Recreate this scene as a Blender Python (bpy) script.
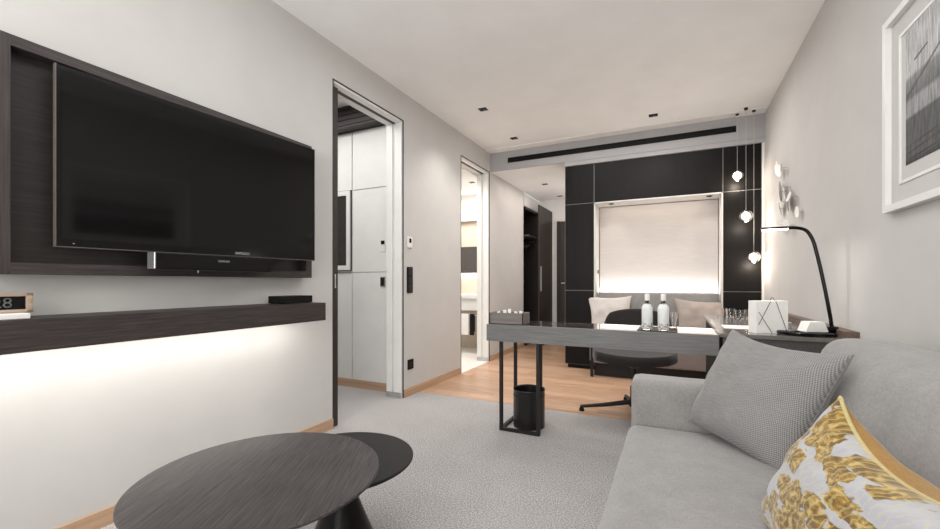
import bpy, bmesh, math, random
from mathutils import Vector, Matrix, noise
random.seed(7)
PI = math.pi
for o in list(bpy.data.objects): bpy.data.objects.remove(o)
sc = bpy.context.scene
C = sc.collection

# ---------------------------------------------------------------- camera, world, light, exposure
H = 1.04
cd = bpy.data.cameras.new('camera'); cam = bpy.data.objects.new('camera', cd); C.objects.link(cam)
cam.location = (0, 0, H); cam.rotation_euler = (PI/2, 0, math.radians(26.18))
cd.sensor_width = 36; cd.lens = 36*415/940; cd.shift_y = 18/940; cd.clip_start = .02
sc.camera = cam
w = bpy.data.worlds.new('world'); sc.world = w; w.use_nodes = True
w.node_tree.nodes['Background'].inputs[0].default_value = (.93, .97, 1, 1)
w.node_tree.nodes['Background'].inputs[1].default_value = 1.0
sc.view_settings.view_transform = 'Standard'; sc.view_settings.look = 'None'
sc.view_settings.exposure = 0.34; sc.view_settings.gamma = 1; sc.view_settings.use_curve_mapping = False

def area(name, loc, size, power, direction=(0, 0, -1), col=(1, 1, 1), spread=180):
    l = bpy.data.lights.new(name, 'AREA'); l.shape = 'RECTANGLE'; l.size, l.size_y = size
    l.energy = power; l.color = col; l.spread = math.radians(spread)
    o = bpy.data.objects.new(name, l); C.objects.link(o); o.location = loc
    o.rotation_euler = Vector(direction).to_track_quat('-Z', 'Y').to_euler()
    return o
def point(name, loc, power, col=(1, 1, 1), r=.03):
    l = bpy.data.lights.new(name, 'POINT'); l.energy = power; l.color = col; l.shadow_soft_size = r
    o = bpy.data.objects.new(name, l); C.objects.link(o); o.location = loc
    return o
def spot(name, loc, power, angle, col=(1, .9, .8), direction=(0, 0, -1)):
    l = bpy.data.lights.new(name, 'SPOT'); l.energy = power; l.color = col; l.spot_size = math.radians(angle)
    l.spot_blend = .8; l.shadow_soft_size = .03
    o = bpy.data.objects.new(name, l); C.objects.link(o); o.location = loc
    o.rotation_euler = Vector(direction).to_track_quat('-Z', 'Y').to_euler()
    return o
WARM = (1, .86, .72)
area('window_daylight', (-.65, -1.5, 1.45), (2.5, 2.1), 54, (0, 1, .26), (1, .985, .965))
area('rear_fill_light', (-1.2, -1.0, 1.75), (.5, .5), 17, (.3, 1.1, 1), (1, .985, .96))  # unseen fill added behind the camera to lift the ceiling
area('corridor_fill_light', (-.85, 6.4, 1.5), (.7, 1.2), 9, (-1, 0, .25), (1, .92, .86))  # added out of view behind the black unit to brighten the corridor
area('mid_ceiling_light', (-.7, 1.9, 2.70), (1.4, 2.4), 18, (0, 0, -1), (.98, .985, 1))  # broad area light under mid ceiling
area('rear_ceiling_light', (-.5, 4.2, 2.70), (1.6, .8), 15, (0, 0, -1), (1, .97, .95))
area('shelf_light', (-2.03, 1.06, .80), (1.66, .08), 3.9, (-.25, 0, -1), (1, .97, .93))
area('niche_light', (-.20, 5.335, .915), (1.26, .05), 4.6, (0, .25, 1), (1, .93, .86))
area('niche_top_light', (-.20, 5.23, 1.975), (1.1, .04), 1.2, (0, .3, -1), (1, .86, .74))
area('dressing_light', (-3.1, 2.2, 2.70), (1.0, 1.0), 22, (0, 0, -1), (1, .98, .96))
area('bathroom_light', (-3.0, 4.9, 2.40), (1.0, 1.4), 36, (0, 0, -1), (1, .96, .92))
area('corridor_light', (-1.7, 6.0, 2.49), (.6, 1.4), 6.5, (0, 0, -1), (1, .88, .80))

# ---------------------------------------------------------------- materials
def lin(c):
    f = lambda v: (v/255)/12.92 if v/255 <= .04045 else ((v/255+.055)/1.055)**2.4
    return (f(c[0]), f(c[1]), f(c[2]), 1)
class M:
    def __init__(s, name):
        s.m = bpy.data.materials.new(name); s.m.use_nodes = True
        s.t = s.m.node_tree; s.n = s.t.nodes; s.b = s.n['Principled BSDF']
    def node(s, typ, **kw):
        x = s.n.new(typ)
        for k, v in kw.items(): setattr(x, k, v)
        return x
    def link(s, a, b): s.t.links.new(a, b)
    def coords(s, scale=(1, 1, 1), which='Object', rot=(0, 0, 0)):
        tc = s.node('ShaderNodeTexCoord'); mp = s.node('ShaderNodeMapping')
        s.link(tc.outputs[which], mp.inputs[0]); mp.inputs['Scale'].default_value = scale
        mp.inputs['Rotation'].default_value = rot
        return mp.outputs[0]
    def noise(s, co, scale=5, detail=4, rough=.6):
        n = s.node('ShaderNodeTexNoise'); s.link(co, n.inputs['Vector'])
        n.inputs['Scale'].default_value = scale; n.inputs['Detail'].default_value = detail
        n.inputs['Roughness'].default_value = rough
        return n.outputs['Fac']
    def ramp(s, fac, stops):
        r = s.node('ShaderNodeValToRGB'); e = r.color_ramp.elements
        while len(e) < len(stops): e.new(.5)
        for q, (p, c) in zip(e, stops): q.position = p; q.color = lin(c)
        s.link(fac, r.inputs[0]); return r.outputs[0]
    def mix(s, fac, a, b, mode='MIX'):
        x = s.node('ShaderNodeMix', data_type='RGBA', blend_type=mode)
        for i, v in ((0, fac), (6, a), (7, b)):
            if isinstance(v, bpy.types.NodeSocket): s.link(v, x.inputs[i])
            else: x.inputs[i].default_value = v
        return x.outputs[2]
    def bump(s, h, strength=.3, dist=.002):
        b = s.node('ShaderNodeBump'); b.inputs['Strength'].default_value = strength
        b.inputs['Distance'].default_value = dist; s.link(h, b.inputs['Height'])
        s.link(b.outputs[0], s.b.inputs['Normal'])
    def base(s, c):
        if isinstance(c, bpy.types.NodeSocket): s.link(c, s.b.inputs['Base Color'])
        else: s.b.inputs['Base Color'].default_value = lin(c)
    def set(s, **k):
        for a, v in k.items(): s.b.inputs[a.replace('_', ' ')].default_value = v
        return s
def plain(name, c, rough=.5, metal=0, var=6, scale=40, bump=0, spec=.5):
    m = M(name); f = m.noise(m.coords(), scale, 3)
    lo = tuple(max(0, v-var) for v in c); hi = tuple(min(255, v+var) for v in c)
    m.base(m.ramp(f, [(.35, lo), (.65, hi)])); m.set(Roughness=rough, Metallic=metal)
    m.b.inputs['Specular IOR Level'].default_value = spec
    if bump: m.bump(f, bump, .002)
    return m.m
def veneer(name, lo, hi, axis=1, rough=.5, k=1, spec=.4, coat=0):
    s = [90*k, 90*k, 90*k]; s[axis] = 3*k
    m = M(name); co = m.coords(tuple(s)); f = m.noise(co, 1, 6, .7)
    m.base(m.ramp(f, [(.32, lo), (.68, hi)])); m.set(Roughness=rough); m.bump(f, .25, .001)
    m.b.inputs['Specular IOR Level'].default_value = spec
    m.b.inputs['Coat Weight'].default_value = coat; m.b.inputs['Coat Roughness'].default_value = .06
    return m.m
def emit(name, c, strength):
    m = M(name); m.base(c); m.b.inputs['Emission Color'].default_value = lin(c)
    m.b.inputs['Emission Strength'].default_value = strength; return m.m
def glass(name, c=(255, 255, 255), rough=0, ior=1.45):
    m = M(name); m.base(c); m.set(Roughness=rough, IOR=ior); m.b.inputs['Transmission Weight'].default_value = 1
    return m.m
def fabric(name, lo, hi, scale=500, bump=.3, rough=.9, streak=None):
    m = M(name); co = m.coords((1, 1, 1)); f = m.noise(co, scale, 2, .6)
    f2 = m.noise(m.coords((260, 60, 60)), 1, 3, .7); f3 = m.noise(m.coords((60, 260, 260)), 1, 3, .7)
    c = m.mix(.5, m.ramp(f2, [(.35, lo), (.65, hi)]), m.ramp(f3, [(.35, lo), (.65, hi)]))
    g = m.noise(m.coords(streak or (1, 1, 1)), 9, 3)
    c = m.mix(.3, c, m.ramp(g, [(.3, lo), (.7, hi)]))
    m.base(c); m.set(Roughness=rough); m.b.inputs['Sheen Weight'].default_value = .25
    m.b.inputs['Specular IOR Level'].default_value = .2
    m.bump(f, bump, .001); return m.m

m_wall = plain('wall_paint', (197, 195, 192), .85, var=2, scale=3, spec=.2)
m_ceil = plain('ceiling_paint', (244, 244, 243), .9, var=2, scale=3, spec=.2)
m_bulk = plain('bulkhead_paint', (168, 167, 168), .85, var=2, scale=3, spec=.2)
m_white = plain('white_lacquer', (226, 225, 222), .45, var=2, scale=6)
m_black = plain('black_matte', (18, 17, 16), .5, var=2, scale=20, spec=.15)
m_metal = plain('black_metal', (30, 28, 28), .45, var=3, spec=.3)
m_panel = veneer('black_panel', (17, 15, 14), (24, 22, 21), 2, .42, .5, spec=.14)
m_strip = plain('grey_strip', (140, 136, 132), .4, var=3)
m_dark = plain('dark_frame', (46, 36, 34), .5, var=3)
m_alu = plain('brushed_aluminium', (190, 190, 190), .35, metal=.8, var=5)
m_skirt = veneer('oak_skirting', (168, 136, 110), (196, 164, 136), 1, .5, .4)
m_skirtx = veneer('oak_skirting_across', (168, 136, 110), (196, 164, 136), 0, .5, .4)
m_tv_frame = veneer('dark_veneer', (36, 31, 30), (70, 62, 60), 1, .5, 2)
m_table = veneer('table_veneer', (36, 33, 33), (86, 80, 80), 1, .42, 2.2, spec=.3)
m_desk = veneer('desk_veneer', (92, 91, 90), (122, 121, 120), 0, .5, 1.6)
m_deskx = veneer('desk_veneer_deep', (66, 64, 63), (84, 82, 80), 1, .5, .9)
m_top = plain('desk_top_gloss', (62, 56, 53), .07, var=3, spec=.8)
m_bladk = plain('black_gloss', (9, 9, 9), .15, var=1, spec=.25)
m_sofa = fabric('sofa_fabric', (122, 120, 118), (156, 153, 151), 420, .35)
m_bench = fabric('bench_fabric', (134, 126, 124), (160, 152, 150), 420, .3)
m_wardrobe = veneer('wardrobe_interior', (34, 28, 26), (50, 42, 38), 1, .5, .5)
m_rail = veneer('brown_rail', (92, 74, 66), (118, 98, 88), 1, .5, .8)
m_shell = fabric('chair_felt', (40, 36, 35), (56, 51, 49), 600, .2)
m_paper = plain('paper_white', (236, 234, 230), .8, var=2)
m_chrome = plain('chrome', (210, 210, 210), .15, metal=1, var=3)
m_led = emit('led_strip', (255, 246, 232), 6)
m_bulb = emit('bulb', (255, 236, 214), 4)

def carpet():
    m = M('grey_carpet'); co = m.coords()
    f = m.noise(co, 150, 3, .8); g = m.noise(co, 2.2, 3)
    c = m.ramp(f, [(.38, (98, 96, 96)), (.5, (158, 155, 154)), (.62, (214, 210, 208))])
    c = m.mix(.25, c, m.ramp(g, [(.3, (158, 155, 154)), (.7, (186, 183, 182))]))
    m.base(c); m.set(Roughness=.97); m.b.inputs['Specular IOR Level'].default_value = .1
    m.bump(f, .4, .003); return m.m
def woodfloor():
    m = M('oak_floor'); co = m.coords()
    br = m.node('ShaderNodeTexBrick'); m.link(co, br.inputs[0]); br.offset = .37
    for k, v in (('Scale', 1), ('Mortar Size', .0015), ('Mortar Smooth', .1), ('Bias', 0), ('Brick Width', 1.5), ('Row Height', .13)): br.inputs[k].default_value = v
    br.inputs['Color1'].default_value = lin((160, 124, 98)); br.inputs['Color2'].default_value = lin((206, 174, 148))
    br.inputs['Mortar'].default_value = lin((130, 96, 70))
    f = m.noise(m.coords((2.2, 26, 20)), 1.6, 6, .65)
    c = m.mix(.55, br.outputs[0], m.ramp(f, [(.3, (136, 100, 74)), (.52, (188, 152, 124)), (.70, (220, 192, 168))]))
    m.base(c); m.set(Roughness=.34); m.bump(f, .12, .001); return m.m
m_carpet, m_floor = carpet(), woodfloor()
m_tile = plain('bathroom_tile', (226, 222, 216), .35, var=3, scale=4)
m_beige = plain('beige_plaster', (206, 190, 174), .8, var=3, scale=4)

# ---------------------------------------------------------------- mesh helpers
def nb(): return bmesh.new()
def box(bm, x0, x1, y0, y1, z0, z1, bev=0, seg=2):
    r = bmesh.ops.create_cube(bm, size=1); v = r['verts']
    for q in v:
        q.co = Vector((x0+(q.co.x+.5)*(x1-x0), y0+(q.co.y+.5)*(y1-y0), z0+(q.co.z+.5)*(z1-z0)))
    if bev:
        es = list({e for q in v for e in q.link_edges})
        bmesh.ops.bevel(bm, geom=es, offset=bev, segments=seg, affect='EDGES', profile=.5)
    return bm
def bx(*a, **k): return box(nb(), *a, **k)
def lathe(bm, prof, n=48, c=(0, 0, 0), axis='Z'):
    rings = []
    for r, z in prof:
        if r < 1e-6: rings.append([bm.verts.new((0, 0, z))])
        else: rings.append([bm.verts.new((r*math.cos(2*PI*k/n), r*math.sin(2*PI*k/n), z)) for k in range(n)])
    new = [v for q in rings for v in q]
    for a, b in zip(rings, rings[1:]):
        for k in range(n):
            j = (k+1) % n
            if len(a) == 1 and len(b) == 1: continue
            if len(a) == 1: bm.faces.new((a[0], b[j], b[k]))
            elif len(b) == 1: bm.faces.new((a[k], a[j], b[0]))
            else: bm.faces.new((a[k], a[j], b[j], b[k]))
    R = {'Z': Matrix(), 'X': Matrix.Rotation(PI/2, 4, 'Y'), 'Y': Matrix.Rotation(-PI/2, 4, 'X')}[axis]
    for v in new: v.co = R @ v.co + Vector(c)
    return bm
def tube(bm, pts, r, n=10, cap=True, flat=1.0):
    pts = [Vector(p) for p in pts]; rings = []
    rr = r if isinstance(r, (list, tuple)) else [r]*len(pts)
    up = None
    for i, p in enumerate(pts):
        d = (pts[min(i+1, len(pts)-1)]-pts[max(i-1, 0)]).normalized()
        if up is None: up = Vector((0, 0, 1)) if abs(d.z) < .9 else Vector((1, 0, 0))
        s = d.cross(up).normalized(); up = s.cross(d).normalized()
        rings.append([bm.verts.new(p+rr[i]*(math.cos(2*PI*k/n)*s+math.sin(2*PI*k/n)*up*flat)) for k in range(n)])
    for a, b in zip(rings, rings[1:]):
        for k in range(n): bm.faces.new((a[k], a[(k+1) % n], b[(k+1) % n], b[k]))
    if cap: bm.faces.new(rings[0][::-1]); bm.faces.new(rings[-1])
    return bm
def smooth_path(pts, n=8):
    P = [Vector(p) for p in pts]; P = [2*P[0]-P[1]]+P+[2*P[-1]-P[-2]]; out = []
    for i in range(1, len(P)-2):
        for k in range(n):
            t = k/n; a, b, c, d = P[i-1:i+3]
            out.append(.5*((2*b)+(c-a)*t+(2*a-5*b+4*c-d)*t*t+(3*b-a-3*c+d)*t**3))
    return out+[P[-2]]
def ob(name, bm, mat, parent=None, loc=None, smooth=False, org=None):
    """links bm as ONE mesh; org = world point that becomes the origin of the mesh data"""
    bmesh.ops.recalc_face_normals(bm, faces=bm.faces)
    me = bpy.data.meshes.new(name)
    if org is not None: bmesh.ops.translate(bm, verts=bm.verts, vec=-Vector(org))
    bm.to_mesh(me); bm.free()
    for m in (mat if isinstance(mat, list) else [mat]): me.materials.append(m)
    if smooth:
        for p in me.polygons: p.use_smooth = True
        if smooth != 'all':
            try: me.set_sharp_from_angle(angle=math.radians(40))
            except Exception: pass
    o = bpy.data.objects.new(name, me); C.objects.link(o)
    if parent: o.parent = parent
    if loc is not None: o.location = loc
    elif org is not None and not parent: o.location = org
    return o
def tag(o, label, cat, group=None):
    o['label'] = label; o['category'] = cat
    if group: o['group'] = group
    return o
def thing(name, label, cat, loc, rotz=0, group=None):
    o = bpy.data.objects.new(name, None); C.objects.link(o); o.location = loc; o.rotation_euler = (0, 0, rotz)
    o.empty_display_size = .05
    return tag(o, label, cat, group)
def struct(name, bm, mat, smooth=False, parent=None):
    o = ob(name, bm, mat, parent, smooth=smooth)
    if not parent: o['kind'] = 'structure'
    return o
def dup(root, loc, label=None, rotz=None):
    r = root.copy(); C.objects.link(r); r.location = loc
    if rotz is not None: r.rotation_euler = (0, 0, rotz)
    if label: r['label'] = label
    for ch in list(root.children):
        c = ch.copy(); C.objects.link(c); c.parent = r
        for g in list(ch.children):
            d = g.copy(); C.objects.link(d); d.parent = c
    return r
def text(name, s, size, mat, parent, loc, rot, extrude=.0004):
    cu = bpy.data.curves.new(name, 'FONT'); cu.body = s; cu.size = size; cu.extrude = extrude
    cu.align_x = 'CENTER'; cu.align_y = 'CENTER'
    t = bpy.data.objects.new(name, cu); C.objects.link(t)
    dg = bpy.context.evaluated_depsgraph_get(); dg.update()
    me = bpy.data.meshes.new_from_object(t.evaluated_get(dg)); bpy.data.objects.remove(t)
    me.materials.clear(); me.materials.append(mat)
    o = bpy.data.objects.new(name, me); C.objects.link(o); o.parent = parent; o.location = loc; o.rotation_euler = rot
    return o

# ---------------------------------------------------------------- setting
XL, XR, ZC, ZL, YB = -2.19, .822, 2.751, 2.507, 5.06
WT = .165
struct('floor', bx(-4.8, XR+.15, -1.7, 3.33, -.1, 0), m_carpet)
fl = struct('floor_wood', bx(XL, XR+.15, 3.33, 7.5, -.1, 0), m_floor); fl.name = 'floor'
fl = struct('floor_tile', bx(-4.8, XL, 3.33, 7.5, -.1, 0), m_tile); fl.name = 'floor'
struct('ceiling', bx(-4.8, XR+.15, -1.7, YB+.02, ZC, ZC+.1), m_ceil)
b = nb(); box(b, XL, XR+.15, YB+.02, 7.5, ZL, ZC+.1)
lowc = struct('ceiling_low', b, [m_ceil]); lowc.name = 'ceiling'
D1, D2, DT = (2.233, 3.087), (4.22, 5.03), 2.495
b = nb()
box(b, XL-WT, XL, -1.7, D1[0], 0, ZC); box(b, XL-WT, XL, D1[1], D2[0], 0, ZC); box(b, XL-WT, XL, D2[1], 6.42, 0, ZC)
for d in (D1, D2):
    box(b, XL-WT, XL, d[0], d[1], DT, ZC)
struct('wall_left', b, m_wall)
struct('wall_right', bx(XR, XR+.15, -1.7, 7.5, 0, ZC), m_wall)
b = nb()
box(b, -2.9, XR, 7.3, 7.5, 0, 2.75); struct('wall_back', b, m_white)
struct('wall_bulkhead', bx(XL, XR, YB-.004, YB+.02, ZL, ZC), m_bulk).name = 'wall_bulkhead'
struct('trim_1', bx(XL, XR, YB-.155, YB-.006, ZC-.006, ZC+.01), m_ceil)
struct('trim_2', bx(-1.2, XR, YB+.004, YB+.10, 2.458, ZL-.0005), m_bulk)
# rear wall with window (behind the photographer)
b = nb(); box(b, -4.8, -2.0, -1.85, -1.7, 0, ZC); box(b, .7, XR+.15, -1.85, -1.7, 0, ZC)
box(b, -2.0, .7, -1.85, -1.7, 0, .3); box(b, -2.0, .7, -1.85, -1.7, 2.6, ZC)
struct('wall_rear', b, m_wall)
wf = nb()
for x in (-2.0, -.68, .64): box(wf, x, x+.06, -1.80, -1.74, .3, 2.6)
box(wf, -2, .7, -1.80, -1.74, .3, .36); box(wf, -2, .7, -1.80, -1.74, 2.54, 2.6)
wn_ = struct('window_1', wf, m_dark)
ob('window_pane', bx(-1.95, .65, -1.775, -1.769, .35, 2.55), glass('window_glass'), wn_)
# skirting boards
b = nb(); box(b, XL, XL+.014, -1.7, D1[0]-.01, 0, .072); struct('baseboard_left', b, m_skirt)
struct('baseboard_left', bx(XL, XL+.014, D1[1]+.012, D2[0]-.012, 0, .072), m_skirt)
struct('baseboard_left', bx(XL, XL+.014, D2[1]+.02, 6.42, 0, .072), m_skirt)
# doorways: reveal faces, dark shadow-gap line, sliding track slot
for i, d in enumerate((D1, D2)):
    n = i+1
    b = nb(); e = .005
    box(b, XL-.004, XL+.004, d[0]-e, d[0]+.002, 0, DT+e); box(b, XL-.004, XL+.004, d[1]-.002, d[1]+e, 0, DT+e)
    box(b, XL-.004, XL+.004, d[0], d[1], DT-.002, DT+e)
    struct('trim_%d' % (3+i), b, m_dark)
    b = nb(); t = .02
    # far jamb lining in two bands with a slot between, head lining likewise
    box(b, XL-.075, XL-.005, d[1]-t, d[1], 0, DT); box(b, XL-WT-.004, XL-.105, d[1]-t, d[1], 0, DT)
    box(b, XL-.105, XL-.075, d[1]-.004, d[1], 0, DT)
    box(b, XL-.060, XL-.005, d[0], d[1]-t, DT-t, DT); box(b, XL-WT-.004, XL-.105, d[0], d[1]-t, DT-t, DT)
    dr = struct('door_%d' % n, b, m_white)
    b = nb(); box(b, XL-.104, XL-.061, d[0], d[1]-.005, DT-.016, DT-.001)
    ob('track', b, m_dark, dr)
    # leaf edge waiting in its pocket
    b = nb(); box(b, XL-.034, XL-.003, d[0]+.001, d[0]+(.050 if i == 0 else .006), .004, DT-.045)
    lf = ob('door_leaf', b, m_dark, dr)
    b = nb(); box(b, XL-.003, XL-.0015, d[0]+.02, d[0]+.03, 1.0, 1.10) if i == 0 else box(b, XL-.003, XL-.0015, d[0]+.002, d[0]+.005, .98, 1.12)
    ob('pull', b, m_alu, dr)
    b = nb(); box(b, XL-WT-.004, XL-.005, d[1]-.026, d[1]-.021, 0, .05)
    ob('floor_guide', b, m_alu, dr)

# dressing room behind the first doorway
b = nb(); box(b, -4.8, XL-WT, 3.215, 3.33, 0, ZC); struct('wall_dressing', b, m_white).name = 'wall_dressing'
struct('wall_far_left', bx(-4.8, -4.6, -1.7, 7.5, 0, ZC), m_wall)
b = nb()
for (x0, x1) in ((-4.58, -2.888), (-2.878, XL-WT-.002)):
    for (z0, z1) in ((.075, 1.136), (1.143, 1.952), (1.96, 2.54)):
        box(b, x0, x1, 3.197, 3.214, z0, z1, .002, 1)
struct('wall_dressing_panels', b, m_white).name = 'wall_panels'
struct('baseboard_dressing', bx(-4.6, XL-WT-.002, 3.185, 3.213, 0, .072), m_skirtx)
b = nb(); box(b, -4.6, XL-WT-.002, 3.08, 3.213, 2.545, ZC-.002)
for k in range(4): box(b, -4.6, XL-WT-.002, 3.07, 3.08, 2.565+k*.05, 2.59+k*.05)
struct('trim_5', b, m_dark)

# bathroom behind the second doorway
struct('wall_bathroom', bx(-4.6, -2.36, 6.0, 6.1, 0, 2.5), m_beige)
struct('ceiling_bathroom', bx(-4.6, XL-WT, 3.33, 6.1, 2.45, 2.5), m_ceil).name = 'ceiling'
b = nb(); box(b, -4.6, -2.36, 5.90, 5.998, 2.02, 2.17); box(b, -4.6, -2.36, 5.96, 5.998, 2.28, 2.45); cv = struct('trim_6', b, m_white)
b = nb(); box(b, -4.4, -2.38, 5.92, 5.97, 2.172, 2.182); ob('led_strip', b, m_led, cv)

# ---------------------------------------------------------------- built-in wall of black panels with lit niche
NX0, NX1, NZ1 = -.854, .461, 1.99
PY = 5.08
wu = thing('panelled_wall_unit', 'black panelled built-in wall unit framing the glowing seating niche', 'wall unit', (-.2, PY, 0))
o3 = (-.2, PY, 0)
b = nb(); g = .0035
cols = [(-1.2, NX0), (NX1, .798)]
PZ = [(.05, .525), (.525, .945), (.945, 1.99), (1.99, 2.457)]
def pan(name, x0, x1, z0, z1):
    ob(name, bx(x0+g, x1-g, PY, PY+.02, z0+g, z1-g, .0015, 1), m_panel, wu, org=o3)
for x0, x1 in cols:
    for z0, z1 in PZ: pan('panel', x0, x1, z0, z1)
pan('panel', NX0, NX1, 1.99, 2.457)
b = nb()
for x0, x1 in ((-1.2, NX0), (NX1, .82)):
    box(b, x0, x1, PY+.006, PY+.42 if x0 < 0 else PY+.42, .05, 2.457)
box(b, NX0, NX1, PY+.006, PY+.42, NZ1, 2.457)
ob('carcass', b, m_strip, wu, org=o3)
ob('plinth', bx(-1.17, .80, PY+.03, PY+.4, 0, .05), m_black, wu, org=o3)
ob('edge_strip', bx(.80, .8205, PY-.005, PY+.02, 0, 2.457), m_white, wu, org=o3)
b = nb(); box(b, NX0, NX0+.012, PY-.004, PY+.30, .45, NZ1); box(b, NX1-.012, NX1, PY-.004, PY+.30, .45, NZ1)
box(b, NX0, NX1, PY-.004, PY+.30, NZ1-.012, NZ1); ob('niche_lining', b, m_wall, wu, org=o3)
m = M('woven_blind'); f = m.noise(m.coords((2, 2, 120)), 3, 3); m.base(m.ramp(f, [(.3, (182, 177, 173)), (.7, (198, 193, 190))])); m.set(Roughness=.8)
ob('blind', bx(NX0+.02, NX1-.02, PY+.30, PY+.32, .3, NZ1-.02), m.m, wu, org=o3)
ob('pull_tab', bx(NX0+.026, NX0+.036, PY+.09, PY+.12, 1.15, 1.19), m_dark, wu, org=o3)
for x in (-.67, .34):
    ob('niche_downlight', lathe(nb(), [(0, NZ1-.024), (.028, NZ1-.024), (.028, NZ1-.0195), (0, NZ1-.0195)], 20, (x, 5.16, 0)), m_dark, wu, org=o3)
    spot('niche_spot', (x, 5.2, NZ1-.03), 2.5, 100, WARM)

# bench
bn = thing('upholstered_bench', 'grey upholstered bench with backrest built into the lit niche', 'bench', (-.2, 4.9, 0))
o4 = (-.2, 4.9, 0)
ob('seat', bx(NX0+.01, NX1+.0, 4.72, 5.27, .15, .45, .03, 4), m_bench, bn, org=o4, smooth=True)
ob('backrest', bx(NX0+.03, NX1-.03, 5.18, 5.28, .42, .925, .02, 3), m_sofa, bn, org=o4, smooth=True)
ob('plinth', bx(NX0+.05, NX1, 4.80, 5.06, 0, .15), m_metal, bn, org=o4)
for x in (-.83, .42):
    ob('leg', bx(x, x+.03, 4.70, 4.73, 0, .45), m_metal, bn, org=o4)

# vent in bulkhead
vt = thing('slot_vent', 'long black slot air vent in the grey bulkhead', 'vent', (-.68, YB-.004, 2.594))
b = nb(); x0, x1, y1 = -1.937, .575, YB-.0045
box(b, x0, x1, y1-.006, y1, 2.594, 2.600); box(b, x0, x1, y1-.006, y1, 2.652, 2.658); box(b, x0, x0+.006, y1-.006, y1, 2.594, 2.658); box(b, x1-.006, x1, y1-.006, y1, 2.594, 2.658)
ob('vent_frame', b, m_black, vt, org=(-.68, YB-.004, 2.594))
b = nb(); box(b, x0+.004, x1-.004, y1-.002, y1-.0002, 2.598, 2.654); box(b, x0+.004, x1-.004, y1-.005, y1-.001, 2.622, 2.628)
ob('vent_slat', b, m_black, vt, org=(-.68, YB-.004, 2.594))

# recessed downlights
m_dlamp = plain('downlight_lens', (40, 38, 36), .3)
def make_downlight(loc, label, group='recessed square downlights'):
    t = thing('recessed_downlight', label, 'downlight', loc, 0, group); s = .048
    b = nb(); box(b, -s, s, -s, -s+.006, -.004, 0); box(b, -s, s, s-.006, s, -.004, 0); box(b, -s, -s+.006, -s, s, -.004, 0); box(b, s-.006, s, -s, s, -.004, 0)
    ob('trim_ring', b, m_ceil, t)
    ob('baffle', bx(-s+.005, s-.005, -s+.005, s-.005, -.003, 0), m_black, t)
    ob('lamp', lathe(nb(), [(0, -.006), (.014, -.006), (.014, -.003), (0, -.003)], 16, (.012, .012, 0)), m_dlamp, t)
    return t
d0 = make_downlight((-1.69, 3.73, ZC), 'black recessed downlight nearest the camera above the doorways')
dup(d0, (-1.70, 4.64, ZC), 'black recessed downlight in left corner of main ceiling by the bulkhead')
dup(d0, (-.19, 4.63, ZC), 'black recessed downlight alone in middle of main ceiling above the vent')
dup(d0, (-1.725, 6.04, ZL), 'nearer black downlight in the low corridor ceiling')
dup(d0, (-1.736, 6.99, ZL), 'farther black downlight in the low corridor ceiling beside the black panels')
dup(d0, (-2.55, 5.25, 2.45), 'black downlight in the bathroom ceiling seen through far doorway')
for p in ((-1.69, 3.73, ZC-.02), (-1.70, 4.64, ZC-.02), (-.19, 4.63, ZC-.02)): spot('downlight_beam', p, 26, 120, (1, .95, .90))

# wardrobe recess in corridor
struct('wall_wardrobe_side', bx(-3.0, -2.36, 6.42, 6.5, 0, 2.5), m_wall).name = 'wall_corridor'
wd = thing('open_wardrobe', 'dark open wardrobe with shelf and hanging rail at corridor end', 'wardrobe', (-2.4, 6.9, 0))
o5 = (-2.4, 6.9, 0)
b = nb(); box(b, -2.8, -2.0, 7.24, 7.28, 0, 2.285); box(b, -2.8, -2.76, 6.55, 7.24, 0, 2.285); box(b, -2.8, XL, 6.52, 7.24, 2.245, 2.285); box(b, -2.8, XL, 6.52, 7.24, 0, .08)
ob('carcass', b, m_wardrobe, wd, org=o5)
ob('shelf', bx(-2.76, -2.2, 6.72, 7.24, 1.825, 1.85), m_strip, wd, org=o5)
ob('hanging_rail', tube(nb(), [(-2.76, 7.0, 1.74), (-2.2, 7.0, 1.74)], .012), m_chrome, wd, org=o5)
dd = ob('door', bx(-1.955, -1.93, 6.44, 7.22, .01, 2.285, .002, 1), m_wardrobe, wd, org=o5)
ob('door_handle', bx(-1.93, -1.915, 6.50, 6.52, .9, 1.3), m_alu, dd, org=o5)
# upper infill above the wardrobe
struct('wall_corridor_top', bx(-3.0, -2.2, 6.5, 7.3, 2.30, 2.5), m_ceil).name = 'wall_corridor'
hg = None
for k in range(4):
    x = -2.45+k*.06
    if hg is None:
        hg = thing('coat_hanger', 'wooden coat hanger on the dark wardrobe rail', 'hanger', (x, 7.0, 1.74), 0, 'coat hangers on the wardrobe rail')
        ob('hanger_hook', tube(nb(), smooth_path([(0, -.015, .005), (0, 0, .02), (0, .015, .005), (0, .01, -.02), (0, 0, -.04)], 4), .0025, 6), m_chrome, hg)
        ob('hanger_body', tube(nb(), smooth_path([(0, -.2, -.10), (0, -.1, -.06), (0, 0, -.04), (0, .1, -.06), (0, .2, -.10)], 5), .012, 8), m_rail, hg)
    else: dup(hg, (x, 7.0, 1.74))
# dark door at end of corridor
b = nb(); box(b, -1.857, -1.1, 7.27, 7.299, 0, 2.115); d3 = struct('door_3', b, m_dark)
ob('door_frame', bx(-1.857, -1.80, 7.25, 7.27, 0, 2.115), m_wardrobe, d3)
ob('door_handle', bx(-1.78, -1.70, 7.24, 7.27, 1.02, 1.04), m_alu, d3)

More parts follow.
